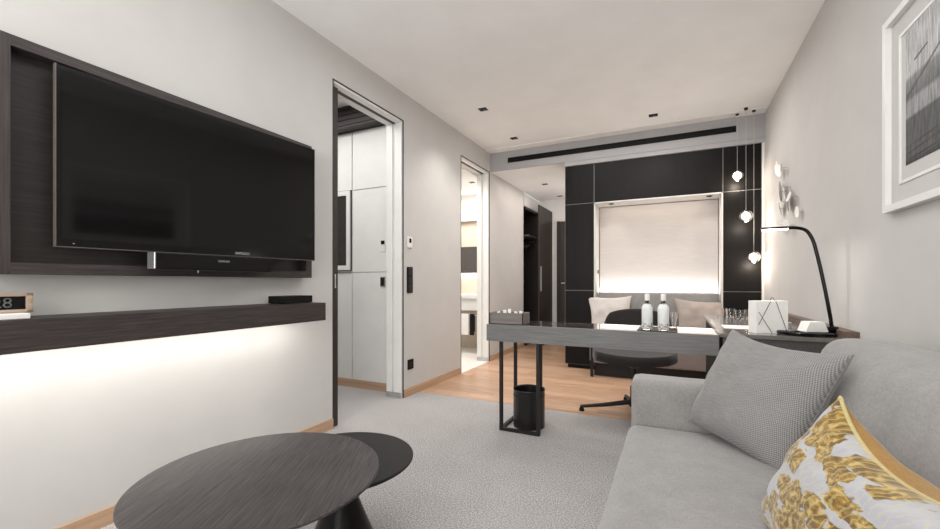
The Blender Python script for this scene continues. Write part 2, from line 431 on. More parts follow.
# ---------------------------------------------------------------- television panel, television, soundbar, shelf
PX, PT = -2.11, -2.165
tp = thing('television_surround', 'dark wood tray-shaped wall panel behind the television', 'wall panel', (XL, 1.25, 1.07))
o6 = (XL, 1.25, 1.07)
y0, y1, z0, z1 = .53, 1.965, 1.070, 1.922
b = nb(); box(b, XL, PX, y0, y0+.072, z0, z1, .001, 1); ob('frame_side', b, veneer('dark_veneer_upright', (38, 33, 32), (70, 62, 60), 2, .5, 1), tp, org=o6)
b = nb(); box(b, XL, PX, y1-.045, y1, z0, z1, .001, 1); ob('frame_side', b, m_tv_frame, tp, org=o6)
ob('frame_top', bx(XL, PX, y0+.072, y1-.045, z1-.04, z1, .001, 1), m_tv_frame, tp, org=o6)
ob('frame_bottom', bx(XL, PX, y0+.072, y1-.045, z0, z0+.042, .001, 1), m_tv_frame, tp, org=o6)
ob('back_board', bx(XL, PT, y0+.07, y1-.04, z0+.03, z1-.03), veneer('darker_veneer', (30, 26, 25), (50, 45, 43), 1, .5, 1), tp, org=o6)
# tv in local coords: x out of wall, y along; origin at centre bottom
A, B = Vector((-2.100, .716, 0)), Vector((-2.019, 1.905, 0))
tw = (B-A).length; th = .695
ang = math.atan2((B-A).y, (B-A).x)-PI/2
tv = thing('television', 'large flat black television angled out from the dark wall panel', 'television', tuple((A+B)/2+Vector((0, 0, 1.177))), ang)
b = nb(); box(b, -.018, 0, -tw/2, tw/2, 0, th, .003, 2); ob('bezel', b, m_bladk, tv)
m = M('screen'); m.base((11, 10, 10)); f = m.noise(m.coords(), 8, 2); m.base(m.ramp(f, [(.3, (10, 9, 9)), (.7, (13, 12, 12))])); m.set(Roughness=.07); m.b.inputs['Specular IOR Level'].default_value = .3
ob('screen', bx(-.001, .0015, -tw/2+.018, tw/2-.018, .032, th-.018), m.m, tv)
b = nb(); s = .006
box(b, -.019, .001, -tw/2-.001, -tw/2+.003, 0, th); box(b, -.029, .001, -tw/2, tw/2, -.001, .002); ob('edge_trim', b, plain('bezel_edge', (92, 84, 80), .35, var=3), tv)
ob('wall_mount', bx(-.057, -.018, -.15, .2, .2, .5), m_black, tv)
m_logo = plain('logo_grey', (170, 170, 170), .4, var=2)
text('logo', 'SAMSUNG', .017, m_logo, tv, (.0012, .13, .016), (PI/2, 0, PI/2))
ob('indicator', bx(0, .0008, -tw/2+.05, -tw/2+.056, .013, .016), m_strip, tv)
sb = thing('soundbar', 'black soundbar with silver end mounted below the television', 'speaker', (-2.03, 1.30, 1.1), math.radians(-3.8)*0)
b = nb(); box(b, -.05, .01, -.285, .29, 0, .070, .004, 2); ob('body', b, m_black, sb)
ob('end_cap', bx(-.045, .012, -.291, -.284, 0, .072, .002, 1), m_alu, sb)
ob('trim_line', bx(-.05, .012, -.284, .29, -.003, 0), m_metal, sb)
ob('bracket', bx(-.135, -.05, -.1, .1, .01, .05), m_black, sb)
text('logo', 'SAMSUNG', .013, m_logo, sb, (.0105, .02, .045), (PI/2, 0, PI/2))
ob('sensor', bx(.012, .014, -.11, -.105, -.014, -.003), m_strip, sb)

sh = thing('wall_shelf', 'long dark wood floating shelf with light glowing beneath', 'shelf', (XL, 1.1, .8))
o7 = (XL, 1.1, .8)
SY0, SY1 = .12, 1.93
b = nb(); box(b, XL, -1.955, SY0, SY1, .895, .914, .001, 1); box(b, -1.975, -1.953, SY0, SY1, .805, .914, .001, 1); box(b, XL, -1.97, SY1-.02, SY1, .805, .9); box(b, XL, -1.97, SY0, SY0+.02, .805, .9)
ob('shelf_board', b, m_tv_frame, sh, org=o7)
ob('light_strip', bx(-2.14, -2.12, SY0+.1, SY1-.12, .884, .894), m_led, sh, org=o7)

ck = thing('alarm_clock', 'small wooden framed clock with dark display on left end of shelf', 'clock', (-2.10, .545, .934), math.radians(-6))
m_cw = veneer('clock_wood', (146, 126, 108), (176, 156, 138), 1, .45, 1)
b = nb(); w_, h_, dd_ = .105, .068, .02
box(b, -dd_, dd_, -w_, w_, 0, .011, .002, 2); box(b, -dd_, dd_, -w_, w_, h_-.011, h_, .002, 2); box(b, -dd_, dd_, w_-.018, w_, .0, h_, .002, 2); box(b, -dd_, dd_, -w_, -w_+.018, 0, h_, .002, 2)
ob('case', b, m_cw, ck, smooth=True)
dp = ob('display', bx(-.016, .010, -w_+.01, w_-.01, .008, h_-.008), m_bladk, ck)
text('digits', '08:28', .05, plain('digit_grey', (84, 86, 88), .6, var=2), dp, (.0104, .0, .033), (PI/2, 0, PI/2), .0002)
tag(ob('note_pad', bx(-2.16, -2.02, .40, .625, .914, .933, .002, 1), m_paper, org=(-2.09, .5, .914)), 'white notepad block under the wooden clock on the shelf', 'notepad')
bb = thing('black_box', 'small flat black media box on right end of the wall shelf', 'box', (-2.10, 1.78, .914))
ob('box_body', bx(-.06, .055, -.10, .13, .003, .045, .003, 2), m_black, bb)
for sx in (-.05, .045):
    for sy in (-.08, .11): ob('foot', bx(sx-.006, sx+.006, sy-.006, sy+.006, 0, .0035), m_metal, bb)

# ---------------------------------------------------------------- switches and socket
sw = thing('thermostat', 'small white thermostat with dark window beside the doorway', 'thermostat', (XL, 3.185, 1.36))
ob('plate', bx(0, .012, -.04, .04, 0, .10, .003, 2), m_white, sw); ob('display', bx(.0119, .0135, -.017, .017, .045, .085), m_bladk, sw)
sw = thing('light_switch', 'black double light switch on the wall between the doorways', 'switch', (XL, 3.188, .945))
ob('plate', bx(0, .010, -.043, .043, 0, .238, .002, 2), m_black, sw)
for k in range(3): ob('rocker', bx(.0098, .014, -.032, .032, .010+k*.075, .077+k*.075, .002, 1), m_metal, sw)
sw = thing('wall_socket', 'black power socket low on the wall above the oak skirting', 'socket', (XL, 3.20, .24))
ob('plate', bx(0, .010, -.043, .043, 0, .090, .002, 2), m_black, sw)
ob('socket_well', lathe(nb(), [(.012, .011), (.024, .0115), (.024, .0098), (.012, .0098)], 24, (0, 0, .045), 'X'), m_strip if False else m_metal, sw)
sw = thing('light_switch', 'small dark switch on white panels seen through the near doorway', 'switch', (-2.50, 3.197, 1.385))
ob('rocker', bx(-.018, .018, -.010, 0, .02, .055, .001, 1), m_black, sw); ob('plate', bx(-.03, .03, -.006, 0, -.05, .015, .001, 1), m_white, sw)
sw = thing('light_switch', 'grey switch below the small one on dressing room panels', 'switch', (-2.50, 3.197, 1.0))
ob('plate', bx(-.028, .028, -.008, 0, 0, .095, .001, 1), m_strip, sw); ob('rocker', bx(-.022, .022, -.012, -.0078, .01, .085, .001, 1), m_metal, sw)
mr = thing('framed_mirror', 'white framed dark mirror on the panels in the dressing room', 'mirror', (-3.2, 3.197, 1.165))
b = nb(); box(b, -.34, .308, -.025, 0, 0, .045); box(b, -.34, .308, -.025, 0, .745, .79); box(b, .263, .308, -.025, 0, .045, .745); box(b, -.34, -.30, -.025, 0, .045, .745)
ob('frame', b, m_white, mr)
b = nb(); box(b, .308, .314, -.012, 0, -.006, .796); box(b, -.348, .314, -.012, 0, -.006, 0); box(b, -.348, .314, -.012, 0, .79, .796)
ob('frame_edge', b, m_dark, mr)
ob('glass', bx(-.31, .27, -.012, -.002, .04, .75), plain('dark_glass', (50, 46, 44), .25, var=4), mr)

# ---------------------------------------------------------------- bathroom fittings
vn = thing('vanity', 'white bathroom washstand with light strip seen through far doorway', 'washstand', (-3.1, 5.8, .6))
o8 = (-3.1, 5.8, .6)
ob('counter', bx(-3.9, -2.4, 5.50, 5.998, .80, .86, .004, 2), m_white, vn, org=o8)
ob('basin_front', bx(-3.85, -2.45, 5.53, 5.998, .62, .80, .01, 2), m_white, vn, org=o8)
ob('towel_rail', tube(nb(), [(-3.7, 5.47, .56), (-2.5, 5.47, .56)], .008), m_chrome, vn, org=o8)
for x in (-3.7, -2.5): ob('rail_bracket', tube(nb(), [(x, 5.47, .56), (x, 5.56, .64)], .006), m_chrome, vn, org=o8)
mc = thing('mirror_cabinet', 'dark glossy mirror above the bathroom washstand', 'mirror', (-3.1, 5.95, 1.15))
ob('mirror_glass', bx(-3.9, -2.4, 5.95, 5.998, 1.19, 1.61), plain('smoked_mirror', (74, 70, 68), .2, var=5), mc, org=(-3.1, 5.95, 1.15))
ob('led_strip', bx(-3.9, -2.4, 5.94, 5.998, 1.15, 1.185), m_led, mc, org=(-3.1, 5.95, 1.15))
def towel(x, wd_, mat, label):
    b = nb(); z1 = .572
    for k in range(1): box(b, x-wd_/2, x+wd_/2, 5.452, 5.460, .27, z1, .003, 2); box(b, x-wd_/2, x+wd_/2, 5.480, 5.488, .32, z1, .003, 2); box(b, x-wd_/2, x+wd_/2, 5.452, 5.488, z1-.004, z1+.005, .003, 2)
    tag(ob('towel', b, mat, org=(x, 5.47, .3)), label, 'towel', 'towels on the washstand rail')
towel(-2.78, .15, m_paper, 'white towel hanging between two dark towels in the bathroom')
towel(-2.95+.03, .07, m_black, 'dark towel on the left of the white bathroom towel')
towel(-2.65, .07, m_black, 'dark towel on the right of the white bathroom towel')

# ---------------------------------------------------------------- desk and side cabinet
DY0, DY1, DZ = 2.70, 3.08, .745
dk = thing('desk', 'long grey wood console desk on thin black frame leg', 'desk', (-.5, 2.9, 0))
o9 = (-.5, 2.9, 0)
ob('desk_top', bx(-1.19, .225, DY0+.006, DY1, DZ-.025, DZ, .001, 1), m_top, dk, org=o9)
ob('front_board', bx(-1.19, .225, DY0-.016, DY0+.006, DZ-.115, DZ+.001, .001, 1), m_desk, dk, org=o9)
ob('rear_board', bx(-1.19, .225, DY1-.02, DY1, DZ-.115, DZ-.026, .001, 1), m_desk, dk, org=o9)
ob('end_board', bx(-1.19, -1.17, DY0+.006, DY1-.02, DZ-.115, DZ-.026), m_desk, dk, org=o9)
lx0, lx1, ly0, ly1, s, zt = -1.105, -.815, 2.715, 3.03, .022, DZ-.05
b = nb(); rx = -.885
for (x, y) in ((lx0, ly0), (lx1-s, ly0), (lx0, ly1-s), (rx-s, ly1-s)): box(b, x, x+s, y, y+s, 0, zt)
for z in (0, zt-s):
    box(b, lx0+s, lx1-s, ly0, ly0+s, z, z+s); box(b, lx0+s, rx-s, ly1-s, ly1, z, z+s); box(b, lx0, lx0+s, ly0+s, ly1-s, z, z+s)
    q = box(nb(), 0, s, 0, 1, z, z+s)
    for v in q.verts: t_ = v.co.y; v.co = Vector((lx1-s+(rx-lx1)*t_+v.co.x, ly0+s+(ly1-ly0-2*s)*t_, v.co.z))
    tmp = bpy.data.meshes.new('rail'); q.to_mesh(tmp); q.free(); b.from_mesh(tmp); bpy.data.meshes.remove(tmp)
ob('leg_frame', b, m_metal, dk, org=o9)
cb = thing('side_cabinet', 'dark cabinet run along right wall with low brown rail', 'cabinet', (.5, 3.4, 0))
o10 = (.5, 3.4, 0)
CZ = .757
ob('cabinet_top', bx(.228, .765, DY0-.01, 4.18, CZ-.022, CZ, .001, 1), plain('cabinet_top_sheen', (112, 107, 103), .16, var=4), cb, org=o10)  # lighter than the desk top: bright wall's reflection put into the colour
ob('front_panel', bx(.245, .765, DY0+.004, DY0+.024, .02, CZ-.024), m_deskx, cb, org=o10)
ob('body', bx(.25, .765, DY0+.025, 4.16, .02, CZ-.024), m_black, cb, org=o10)
ob('wall_rail', bx(.767, .8205, DY0-.02, 4.18, .02, .795, .001, 1), m_rail, cb, org=o10)

wb = thing('waste_bin', 'round black metal waste bin standing inside the desk leg frame', 'bin', (-.947, 2.90, 0))
R = .113
b = lathe(nb(), [(0, .004), (R-.006, .004), (R, .0), (R, .262), (R+.003, .267), (R, .272), (R-.005, .268), (R-.005, .012), (0, .010)], 56)
bo = ob('bin_body', b, plain('bin_black', (24, 22, 22), .35, var=2), wb, smooth=True)
ob('bin_band', lathe(nb(), [(R-.001, .225), (R+.002, .2265), (R+.002, .2315), (R-.001, .233)], 56), m_metal, wb, smooth=True)
# box with tissues
tb = thing('organiser_box', 'open grey wooden box with white sachets on desk left end', 'box', (-1.055, 2.79, DZ))
b = nb(); s = .007; X, Y, Z = .125, .075, .082
box(b, -X, X, -Y, Y, 0, .006); box(b, -X, X, -Y, -Y+s, 0, Z, .001, 1); box(b, -X, X, Y-s, Y, 0, Z, .001, 1); box(b, -X, -X+s, -Y, Y, 0, Z, .001, 1); box(b, X-s, X, -Y, Y, 0, Z, .001, 1)
ob('box_case', b, veneer('box_wood', (98, 92, 88), (126, 120, 114), 0, .55, 1), tb)
for k in range(5):
    x = -.05+k*.03
    bb_ = nb(); box(bb_, -.012, .012, -.001, .001, .0, .085+.008*(k % 3), .001, 1)
    for v in bb_.verts: v.co = Matrix.Rotation(.15*(k-2), 4, 'Y') @ v.co + Vector((x, -.03+.015*(k % 2), .007))
    bb_.normal_update()
    o = ob('sachet', bb_, m_paper); o.location = (-1.055, 2.79, DZ)
    tag(o, '%s white paper sachet standing in the grey box on the desk' % ['leftmost', 'second from left', 'middle', 'second from right', 'rightmost'][k], 'sachet', 'white sachets in the grey box')

# bottles on leather tray
tr = tag(ob('serving_mat', bx(-.205, .02, 2.725, 3.0, DZ, DZ+.004, .002, 1), plain('dark_leather', (44, 34, 31), .6, var=3), org=(-.08, 2.8, DZ)), 'dark brown leather mat under the bottles on the desk', 'mat')
def label_mat():
    m = M('bottle_label'); co = m.coords((1, 1, 1), 'Object')
    br = m.node('ShaderNodeTexVoronoi'); m.link(m.coords((160, 160, 120)), br.inputs[0]); br.inputs['Scale'].default_value = 1
    m.base(m.ramp(br.outputs['Distance'], [(.42, (70, 68, 66)), (.5, (216, 216, 212))])); m.set(Roughness=.5); return m.m
m_lab = label_mat()
m_bglass = glass('bottle_glass', (238, 244, 244), .02, 1.3)
m_frost = plain('frosted_label', (222, 224, 222), .6, var=3)
def bottle(x, y, label):
    t = thing('water_bottle', label, 'bottle', (x, y, DZ+.004), 0, 'water bottles on the desk mat')
    r = .031
    prof = [(0, .002), (r-.003, 0), (r, .005), (r, .125), (r-.002, .140), (.018, .160), (.0125, .170), (.0125, .196), (0, .196)]
    ob('glass_body', lathe(nb(), prof, 32), m_bglass, t, smooth=True)
    ob('label_sheet', lathe(nb(), [(r+.0004, .043), (r+.0008, .044), (r+.0008, .132), (r-.001, .141), (.019, .160)], 32), m_frost, t, smooth=True)
    ob('printed_band', lathe(nb(), [(r+.0004, .008), (r+.0008, .009), (r+.0008, .042), (r+.0004, .043)], 32), m_lab, t, smooth=True)
    ob('cap', lathe(nb(), [(.0135, .180), (.0145, .181), (.0150, .218), (.0125, .222), (0, .223)], 24), m_white, t, smooth=True)
bottle(-.148, 2.775, 'left one of the two clear water bottles on the desk')
bottle(-.058, 2.775, 'right one of the two clear water bottles on the desk')
gl = thing('drinking_glass', 'clear drinking glass just behind the right water bottle', 'glass', (-.008, 2.92, DZ+.004))
ob('glass_body', lathe(nb(), [(0, 0), (.024, 0), (.032, .10), (.030, .10), (.0225, .006), (0, .006)], 32), glass('clear_glass'), gl, smooth=True)

# ---------------------------------------------------------------- things on the cabinet
gb = thing('gift_box', 'white square box printed with crossing black lines on the cabinet', 'box', (.475, 2.84, CZ), math.radians(24))
ob('box_body', bx(-.086, .086, -.035, .035, 0, .180, .001, 1), m_paper, gb)
b = nb(); yy = -.0358
def stroke(bm, a, c, wd_=.0032):
    a, c = Vector((a[0], yy, a[1])), Vector((c[0], yy, c[1])); d = (c-a).normalized(); p = Vector((-d.z, 0, d.x))*wd_/2
    for oy in (0,):
        v = [bm.verts.new(q) for q in (a-p, a+p, c+p, c-p)]; v2 = [bm.verts.new(q.co+Vector((0, .0007, 0))) for q in v]
        bm.faces.new(v); bm.faces.new(v2[::-1])
        for i in range(4): bm.faces.new((v[i], v2[i], v2[(i+1) % 4], v[(i+1) % 4]))
stroke(b, (-.072, .118), (-.002, .003)); stroke(b, (-.074, .048), (-.008, .178)); stroke(b, (.020, .178), (.082, .005))
ob('printed_lines', b, m_dark, gb)
ob('ribbon_loop', tube(nb(), smooth_path([(.012, 0, .181), (.018, 0, .195), (.024, 0, .198), (.03, 0, .195), (.036, 0, .181)], 4), .0012, 6), m_dark, gb)

lp = thing('desk_lamp', 'slim black bent arm desk lamp with glowing head on cabinet', 'lamp', (.64, 2.83, CZ))
lb = ob('lamp_base', lathe(nb(), [(0, 0), (.125, 0), (.13, .004), (.13, .016), (.125, .02), (0, .021)], 56), m_bladk, lp, smooth=True)
ob('switch', lathe(nb(), [(0, .0205), (.012, .0205), (.012, .026), (0, .027)], 20, (-.05, -.06, 0)), m_metal, lp)
ob('stem_foot', bx(.088, .138, -.02, .02, .02, .05, .008, 3), m_bladk, lp)
pth = smooth_path([(.115, 0, .03), (.104, 0, .12), (.076, 0, .30), (.050, 0, .44), (.032, 0, .515), (.005, 0, .565), (-.035, 0, .582), (-.09, 0, .585)], 7)
ob('arm', tube(nb(), pth, .009, 12), m_bladk, lp, smooth=True)
hd = ob('lamp_head', bx(-.198, -.07, -.022, .022, .580, .592, .005, 3), m_bladk, lp, smooth=True)
ob('light_panel', bx(-.192, -.078, -.017, .017, .576, .5802), emit('lamp_led', (255, 250, 240), 14), hd)
area('desk_lamp_light', (.51, 2.83, CZ+.57), (.10, .035), .9, (-.15, 0, -1), (1, .97, .92))
# folded white card on lamp base
b = nb(); pr = [(-.055, 0), (-.035, .052), (.035, .052), (.055, 0)]
vs = [[b.verts.new((x, y, z)) for x, z in pr] for y in (-.035, .035)]
b.faces.new(vs[0]); b.faces.new(vs[1][::-1])
for i in range(4): j = (i+1) % 4; b.faces.new((vs[0][i], vs[0][j], vs[1][j], vs[1][i]))
cdn = ob('folded_card', b, m_paper); cdn.location = (.665, 2.80, CZ+.0225); cdn.rotation_euler = (0, 0, math.radians(20))
tag(cdn, 'white folded card resting on the black lamp base', 'card')
ph = thing('desk_telephone', 'small silver and black gadget between white box and lamp', 'gadget', (.585, 3.10, CZ))
ob('gadget_body', bx(-.05, .05, -.02, .02, 0, .045, .006, 2), m_alu, ph); ob('gadget_screen', bx(-.04, -.005, -.0215, -.0195, .015, .038), m_bladk, ph)
tag(ob('white_sheet', bx(.28, .44, 3.0, 3.22, CZ, CZ+.002), m_paper, org=(.36, 3.1, CZ)), 'thin white sheet lying on cabinet beside the white box', 'paper')  # thin plain white slab on the cabinet top
gl2 = glass('tumbler_glass')
for k, (x, y) in enumerate(((.41, 3.98), (.46, 3.82), (.54, 3.92))):
    o = ob('tumbler', lathe(nb(), [(0, 0), (.028, 0), (.034, .07), (.032, .07), (.0265, .006), (0, .006)], 28), gl2, smooth=True); o.location = (x, y, CZ)
    tag(o, ['clear tumbler nearest the niche at far end of cabinet', 'clear tumbler in the middle at far end of cabinet', 'clear tumbler nearest the white box on cabinet'][k], 'glass', 'clear tumblers at the cabinet far end')
tag(ob('menu_block', bx(.50, .56, 3.70, 3.72, CZ, CZ+.085, .001, 1), m_paper, org=(.53, 3.71, CZ)), 'white standing card behind the white box on the cabinet', 'card')

# ---------------------------------------------------------------- swivel chair
cx, cy = -.285, 3.52
ch = thing('swivel_chair', 'dark upholstered swivel chair pushed in behind the desk', 'chair', (cx, cy, 0))
def shell(bm, w0, d0, f, t, n=16):
    top, bot = [], []
    for i in range(n+1):
        ra, rb = [], []
        for j in range(n+1):
            u, v = -1+2*i/n, -1+2*j/n
            a = u*math.sqrt(1-v*v/2); c = v*math.sqrt(1-u*u/2); k = .35
            a, c = a*(1-k)+u*k, c*(1-k)+v*k
            p = f(a*w0, c*d0); q = f(a*w0, c*d0, t)
            ra.append(bm.verts.new(p)); rb.append(bm.verts.new(q))
        top.append(ra); bot.append(rb)
    for i in range(n):
        for j in range(n):
            bm.faces.new((top[i][j], top[i+1][j], top[i+1][j+1], top[i][j+1]))
            bm.faces.new((bot[i][j], bot[i][j+1], bot[i+1][j+1], bot[i+1][j]))
    rim = lambda g_: [g_[i][0] for i in range(n)]+[g_[n][j] for j in range(n)]+[g_[i][n] for i in range(n, 0, -1)]+[g_[0][j] for j in range(n, 0, -1)]
    a, c = rim(top), rim(bot)
    for i in range(len(a)): j = (i+1) % len(a); bm.faces.new((a[j], a[i], c[i], c[j]))
    return bm
sf = lambda x, y, t=0: Vector((x, y, .485+.30*x*x+.10*y*y - t))
ob('seat', shell(nb(), .31, .28, sf, .07), m_shell, ch, smooth='all')
bf = lambda x, z, t=0: Vector((x, .27-.45*x*x+.10*z+t, .62+z))
ob('backrest', shell(nb(), .27, .195, bf, .035), m_shell, ch, smooth='all')
ob('back_support', tube(nb(), smooth_path([(0, .05, .385), (0, .22, .40), (0, .30, .47), (0, .31, .60)], 5), .018, 10), m_metal, ch, smooth=True)
ob('column', lathe(nb(), [(0, .09), (.028, .09), (.028, .22), (.016, .225), (.016, .36), (.06, .38), (.06, .405), (0, .405)], 24), m_metal, ch, smooth=True)
ob('hub', lathe(nb(), [(0, .06), (.035, .06), (.04, .09), (.03, .125), (0, .125)], 24), m_metal, ch, smooth=True)
for a in (194, 284, 14, 104):
    a = math.radians(a); dx, dy = math.cos(a), math.sin(a)
    lg = ob('leg', tube(nb(), [(.02*dx, .02*dy, .095), (.22*dx, .22*dy, .06), (.41*dx, .41*dy, .035)], [.020, .016, .012], 10), m_metal, ch, smooth=True)
    ob('glide', lathe(nb(), [(0, 0), (.02, 0), (.022, .01), (.012, .035), (0, .035)], 16, (.40*dx, .40*dy, 0)), m_black, lg, smooth=True)

# ---------------------------------------------------------------- cushions
def pillow(BL, BR, TR, TL, T, n=36, pinch=.10, seed=0, wr=.006, org=None, sag=0):
    BL, BR, TR, TL = map(Vector, (BL, BR, TR, TL))
    N = ((BR-BL).cross(TL-BL)).normalized()
    bm = nb(); uvl = bm.loops.layers.uv.new('UVMap'); F, K = [], []; uvs = {}
    def P(u, v, side):
        e0 = max(0, (1-u*u)*(1-v*v)); uu = u*(1-pinch*(1-v*v)*u*u); vv = v*(1-pinch*(1-u*u)*v*v)
        s_, t_ = (uu+1)/2, (vv+1)/2
        p = (BL*(1-s_)+BR*s_)*(1-t_)+(TL*(1-s_)+TR*s_)*t_
        upv = ((TL-BL)+(TR-BR)).normalized(); p = p-upv*sag*(1-u*u)*((v+1)/2)**2*(1 if side > 0 else 1-e0**.5)
        e = e0; h = T/2*(e**.42)
        nz = noise.noise(Vector((u*2.2+seed, v*2.2, side*3)))*wr*3*e**.3 + noise.noise(Vector((u*6+seed, v*3, side*7)))*wr*e**.3
        return p+N*side*(h+nz)
    for i in range(n+1):
        fa, ka = [], []
        for j in range(n+1):
            u, v = math.sin(PI/2*(-1+2*i/n)), math.sin(PI/2*(-1+2*j/n))
            edge = i in (0, n) or j in (0, n)
            a = bm.verts.new(P(u, v, 1)); uvs[a] = (u, v); fa.append(a)
            if edge: ka.append(a)
            else: c = bm.verts.new(P(u, v, -1)); uvs[c] = (u, v); ka.append(c)
        F.append(fa); K.append(ka)
    for i in range(n):
        for j in range(n):
            bm.faces.new((F[i][j], F[i+1][j], F[i+1][j+1], F[i][j+1]))
            try:
                f = bm.faces.new((K[i][j], K[i][j+1], K[i+1][j+1], K[i+1][j])); f.material_index = 1
            except ValueError: pass
    for f in bm.faces:
        for l in f.loops: l[uvl].uv = ((uvs[l.vert][0]+1)/2, (uvs[l.vert][1]+1)/2)
    rim = [F[i][0].co.copy() for i in range(n)]+[F[n][j].co.copy() for j in range(n)]+[F[i][n].co.copy() for i in range(n, 0, -1)]+[F[0][j].co.copy() for j in range(n, 0, -1)]
    return bm, rim
def ring_tube(pts, r, n=8):
    bm = nb(); L = len(pts); rings = []
    c = sum(pts, Vector())/L; nn = (pts[L//4]-pts[0]).cross(pts[L//2]-pts[0]).normalized()
    for i, p in enumerate(pts):
        d = (pts[(i+1) % L]-pts[i-1]).normalized(); s = d.cross(nn).normalized(); t = s.cross(d)
        rings.append([bm.verts.new(p+r*(math.cos(2*PI*k/n)*s+math.sin(2*PI*k/n)*t)) for k in range(n)])
    for i in range(L):
        a, b_ = rings[i], rings[(i+1) % L]
        for k in range(n): bm.faces.new((a[k], a[(k+1) % n], b_[(k+1) % n], b_[k]))
    return bm
def cushion(name, label, corners, T, mats, group=None, pipe=None, **k):
    c0 = (Vector(corners[0])+Vector(corners[1]))/2
    t = thing(name, label, 'cushion', c0, 0, group)
    bm, rim = pillow(*corners, T, **k)
    me_mats = mats if isinstance(mats, list) else [mats, mats]
    ob('cover', bm, me_mats, t, org=c0, smooth='all')
    if pipe: ob('piping', ring_tube([r for r in rim], pipe[0]), pipe[1], t, org=c0, smooth='all')
    else: ob('seam', ring_tube(rim, .0022, 6), me_mats[0], t, org=c0, smooth='all')
    return t
# weave for grey cushion
def weave():
    m = M('grey_weave'); 
    tc = m.node('ShaderNodeTexCoord'); mp = m.node('ShaderNodeMapping'); m.link(tc.outputs['UV'], mp.inputs[0]); mp.inputs['Scale'].default_value = (118, 104, 1); mp.inputs['Rotation'].default_value = (0, 0, .5)
    w1 = m.node('ShaderNodeTexChecker'); m.link(mp.outputs[0], w1.inputs[0]); w1.inputs['Scale'].default_value = 1
    w1.inputs[1].default_value = lin((168, 166, 165)); w1.inputs[2].default_value = lin((92, 90, 90))
    mp2 = m.node('ShaderNodeMapping'); m.link(tc.outputs['UV'], mp2.inputs[0]); mp2.inputs['Scale'].default_value = (6, 90, 1)
    f = m.noise(mp2.outputs[0], 1.5, 4); g = m.noise(m.coords(), 500, 2)
    sx = m.node('ShaderNodeSeparateXYZ'); m.link(tc.outputs['UV'], sx.inputs[0])
    mr_ = m.node('ShaderNodeMapRange'); m.link(sx.outputs[0], mr_.inputs[0]); mr_.inputs[1].default_value = .35; mr_.inputs[2].default_value = .8; mr_.inputs[3].default_value = .1; mr_.inputs[4].default_value = .58
    base = m.ramp(f, [(.3, (112, 110, 109)), (.7, (142, 140, 138))])
    m.base(m.mix(mr_.outputs[0], base, w1.outputs[0])); m.set(Roughness=.9); m.b.inputs['Sheen Weight'].default_value = .2
    m.b.inputs['Specular IOR Level'].default_value = .2
    m.bump(g, .4, .001); return m.m
m_weave = weave()
cushion('grey_cushion', 'large grey woven cushion leaning in far corner of the sofa',
        ((.055, 1.93, .47), (.315, 1.60, .425), (.50, 1.68, .815), (.225, 2.08, .840)), .19, [m_weave, m_sofa], pinch=.05, seed=3, sag=.026)
def damask():
    m = M('ochre_damask'); tc = m.node('ShaderNodeTexCoord')
    mp = m.node('ShaderNodeMapping'); m.link(tc.outputs['UV'], mp.inputs[0]); mp.inputs['Scale'].default_value = (1, 1, 1)
    wn = m.node('ShaderNodeTexNoise'); m.link(mp.outputs[0], wn.inputs[0]); wn.inputs['Scale'].default_value = 11; wn.inputs['Detail'].default_value = 2
    va = m.node('ShaderNodeVectorMath', operation='MULTIPLY_ADD'); m.link(wn.outputs['Color'], va.inputs[0]); va.inputs[1].default_value = (.06, .06, 0); m.link(mp.outputs[0], va.inputs[2])
    v1 = m.node('ShaderNodeTexVoronoi'); v1.feature = 'F1'; m.link(va.outputs[0], v1.inputs[0]); v1.inputs['Scale'].default_value = 9
    n1 = m.noise(va.outputs[0], 6.5, 3, .55); n2 = m.noise(va.outputs[0], 24, 3, .6); n3 = m.noise(mp.outputs[0], 260, 2)
    # petals: threshold of distance + noise
    ad = m.node('ShaderNodeMath', operation='MULTIPLY_ADD'); m.link(n1, ad.inputs[0]); ad.inputs[1].default_value = 1.5; m.link(v1.outputs['Distance'], ad.inputs[2])
    v2 = m.node('ShaderNodeTexVoronoi'); m.link(va.outputs[0], v2.inputs[0]); v2.inputs['Scale'].default_value = 30
    n2m = m.node('ShaderNodeMath', operation='MULTIPLY_ADD'); m.link(v2.outputs['Distance'], n2m.inputs[0]); n2m.inputs[1].default_value = -.38; m.link(n2, n2m.inputs[2])
    ochre = m.ramp(n2m.outputs[0], [(.18, (104, 78, 26)), (.34, (146, 114, 46)), (.48, (186, 160, 98))])
    ground = m.ramp(n1, [(.35, (176, 176, 180)), (.65, (160, 160, 168))])
    mk = m.node('ShaderNodeMapRange'); m.link(ad.outputs[0], mk.inputs[0]); mk.inputs[1].default_value = 1.44; mk.inputs[2].default_value = 1.39
    c = m.mix(mk.outputs[0], ground, ochre)
    # finer cream-green scroll lines
    wv = m.node('ShaderNodeTexWave'); m.link(va.outputs[0], wv.inputs[0]); wv.inputs['Scale'].default_value = 9; wv.inputs['Distortion'].default_value = 9; wv.inputs['Detail'].default_value = 2
    mw = m.node('ShaderNodeMapRange'); m.link(wv.outputs['Fac'], mw.inputs[0]); mw.inputs[1].default_value = .80; mw.inputs[2].default_value = .9; mw.inputs[4].default_value = .4
    c = m.mix(mw.outputs[0], c, lin((190, 180, 128)))
    m.base(c); m.set(Roughness=.75); m.b.inputs['Sheen Weight'].default_value = .3; m.b.inputs['Specular IOR Level'].default_value = .25
    m.bump(mk.outputs[0], .5, .003); return m.m
m_dam = damask()
m_ochre = fabric('ochre_velvet', (134, 98, 44), (164, 126, 64), 300, .2)
m_pipe = fabric('cream_piping', (176, 158, 106), (192, 176, 128), 300, .2)
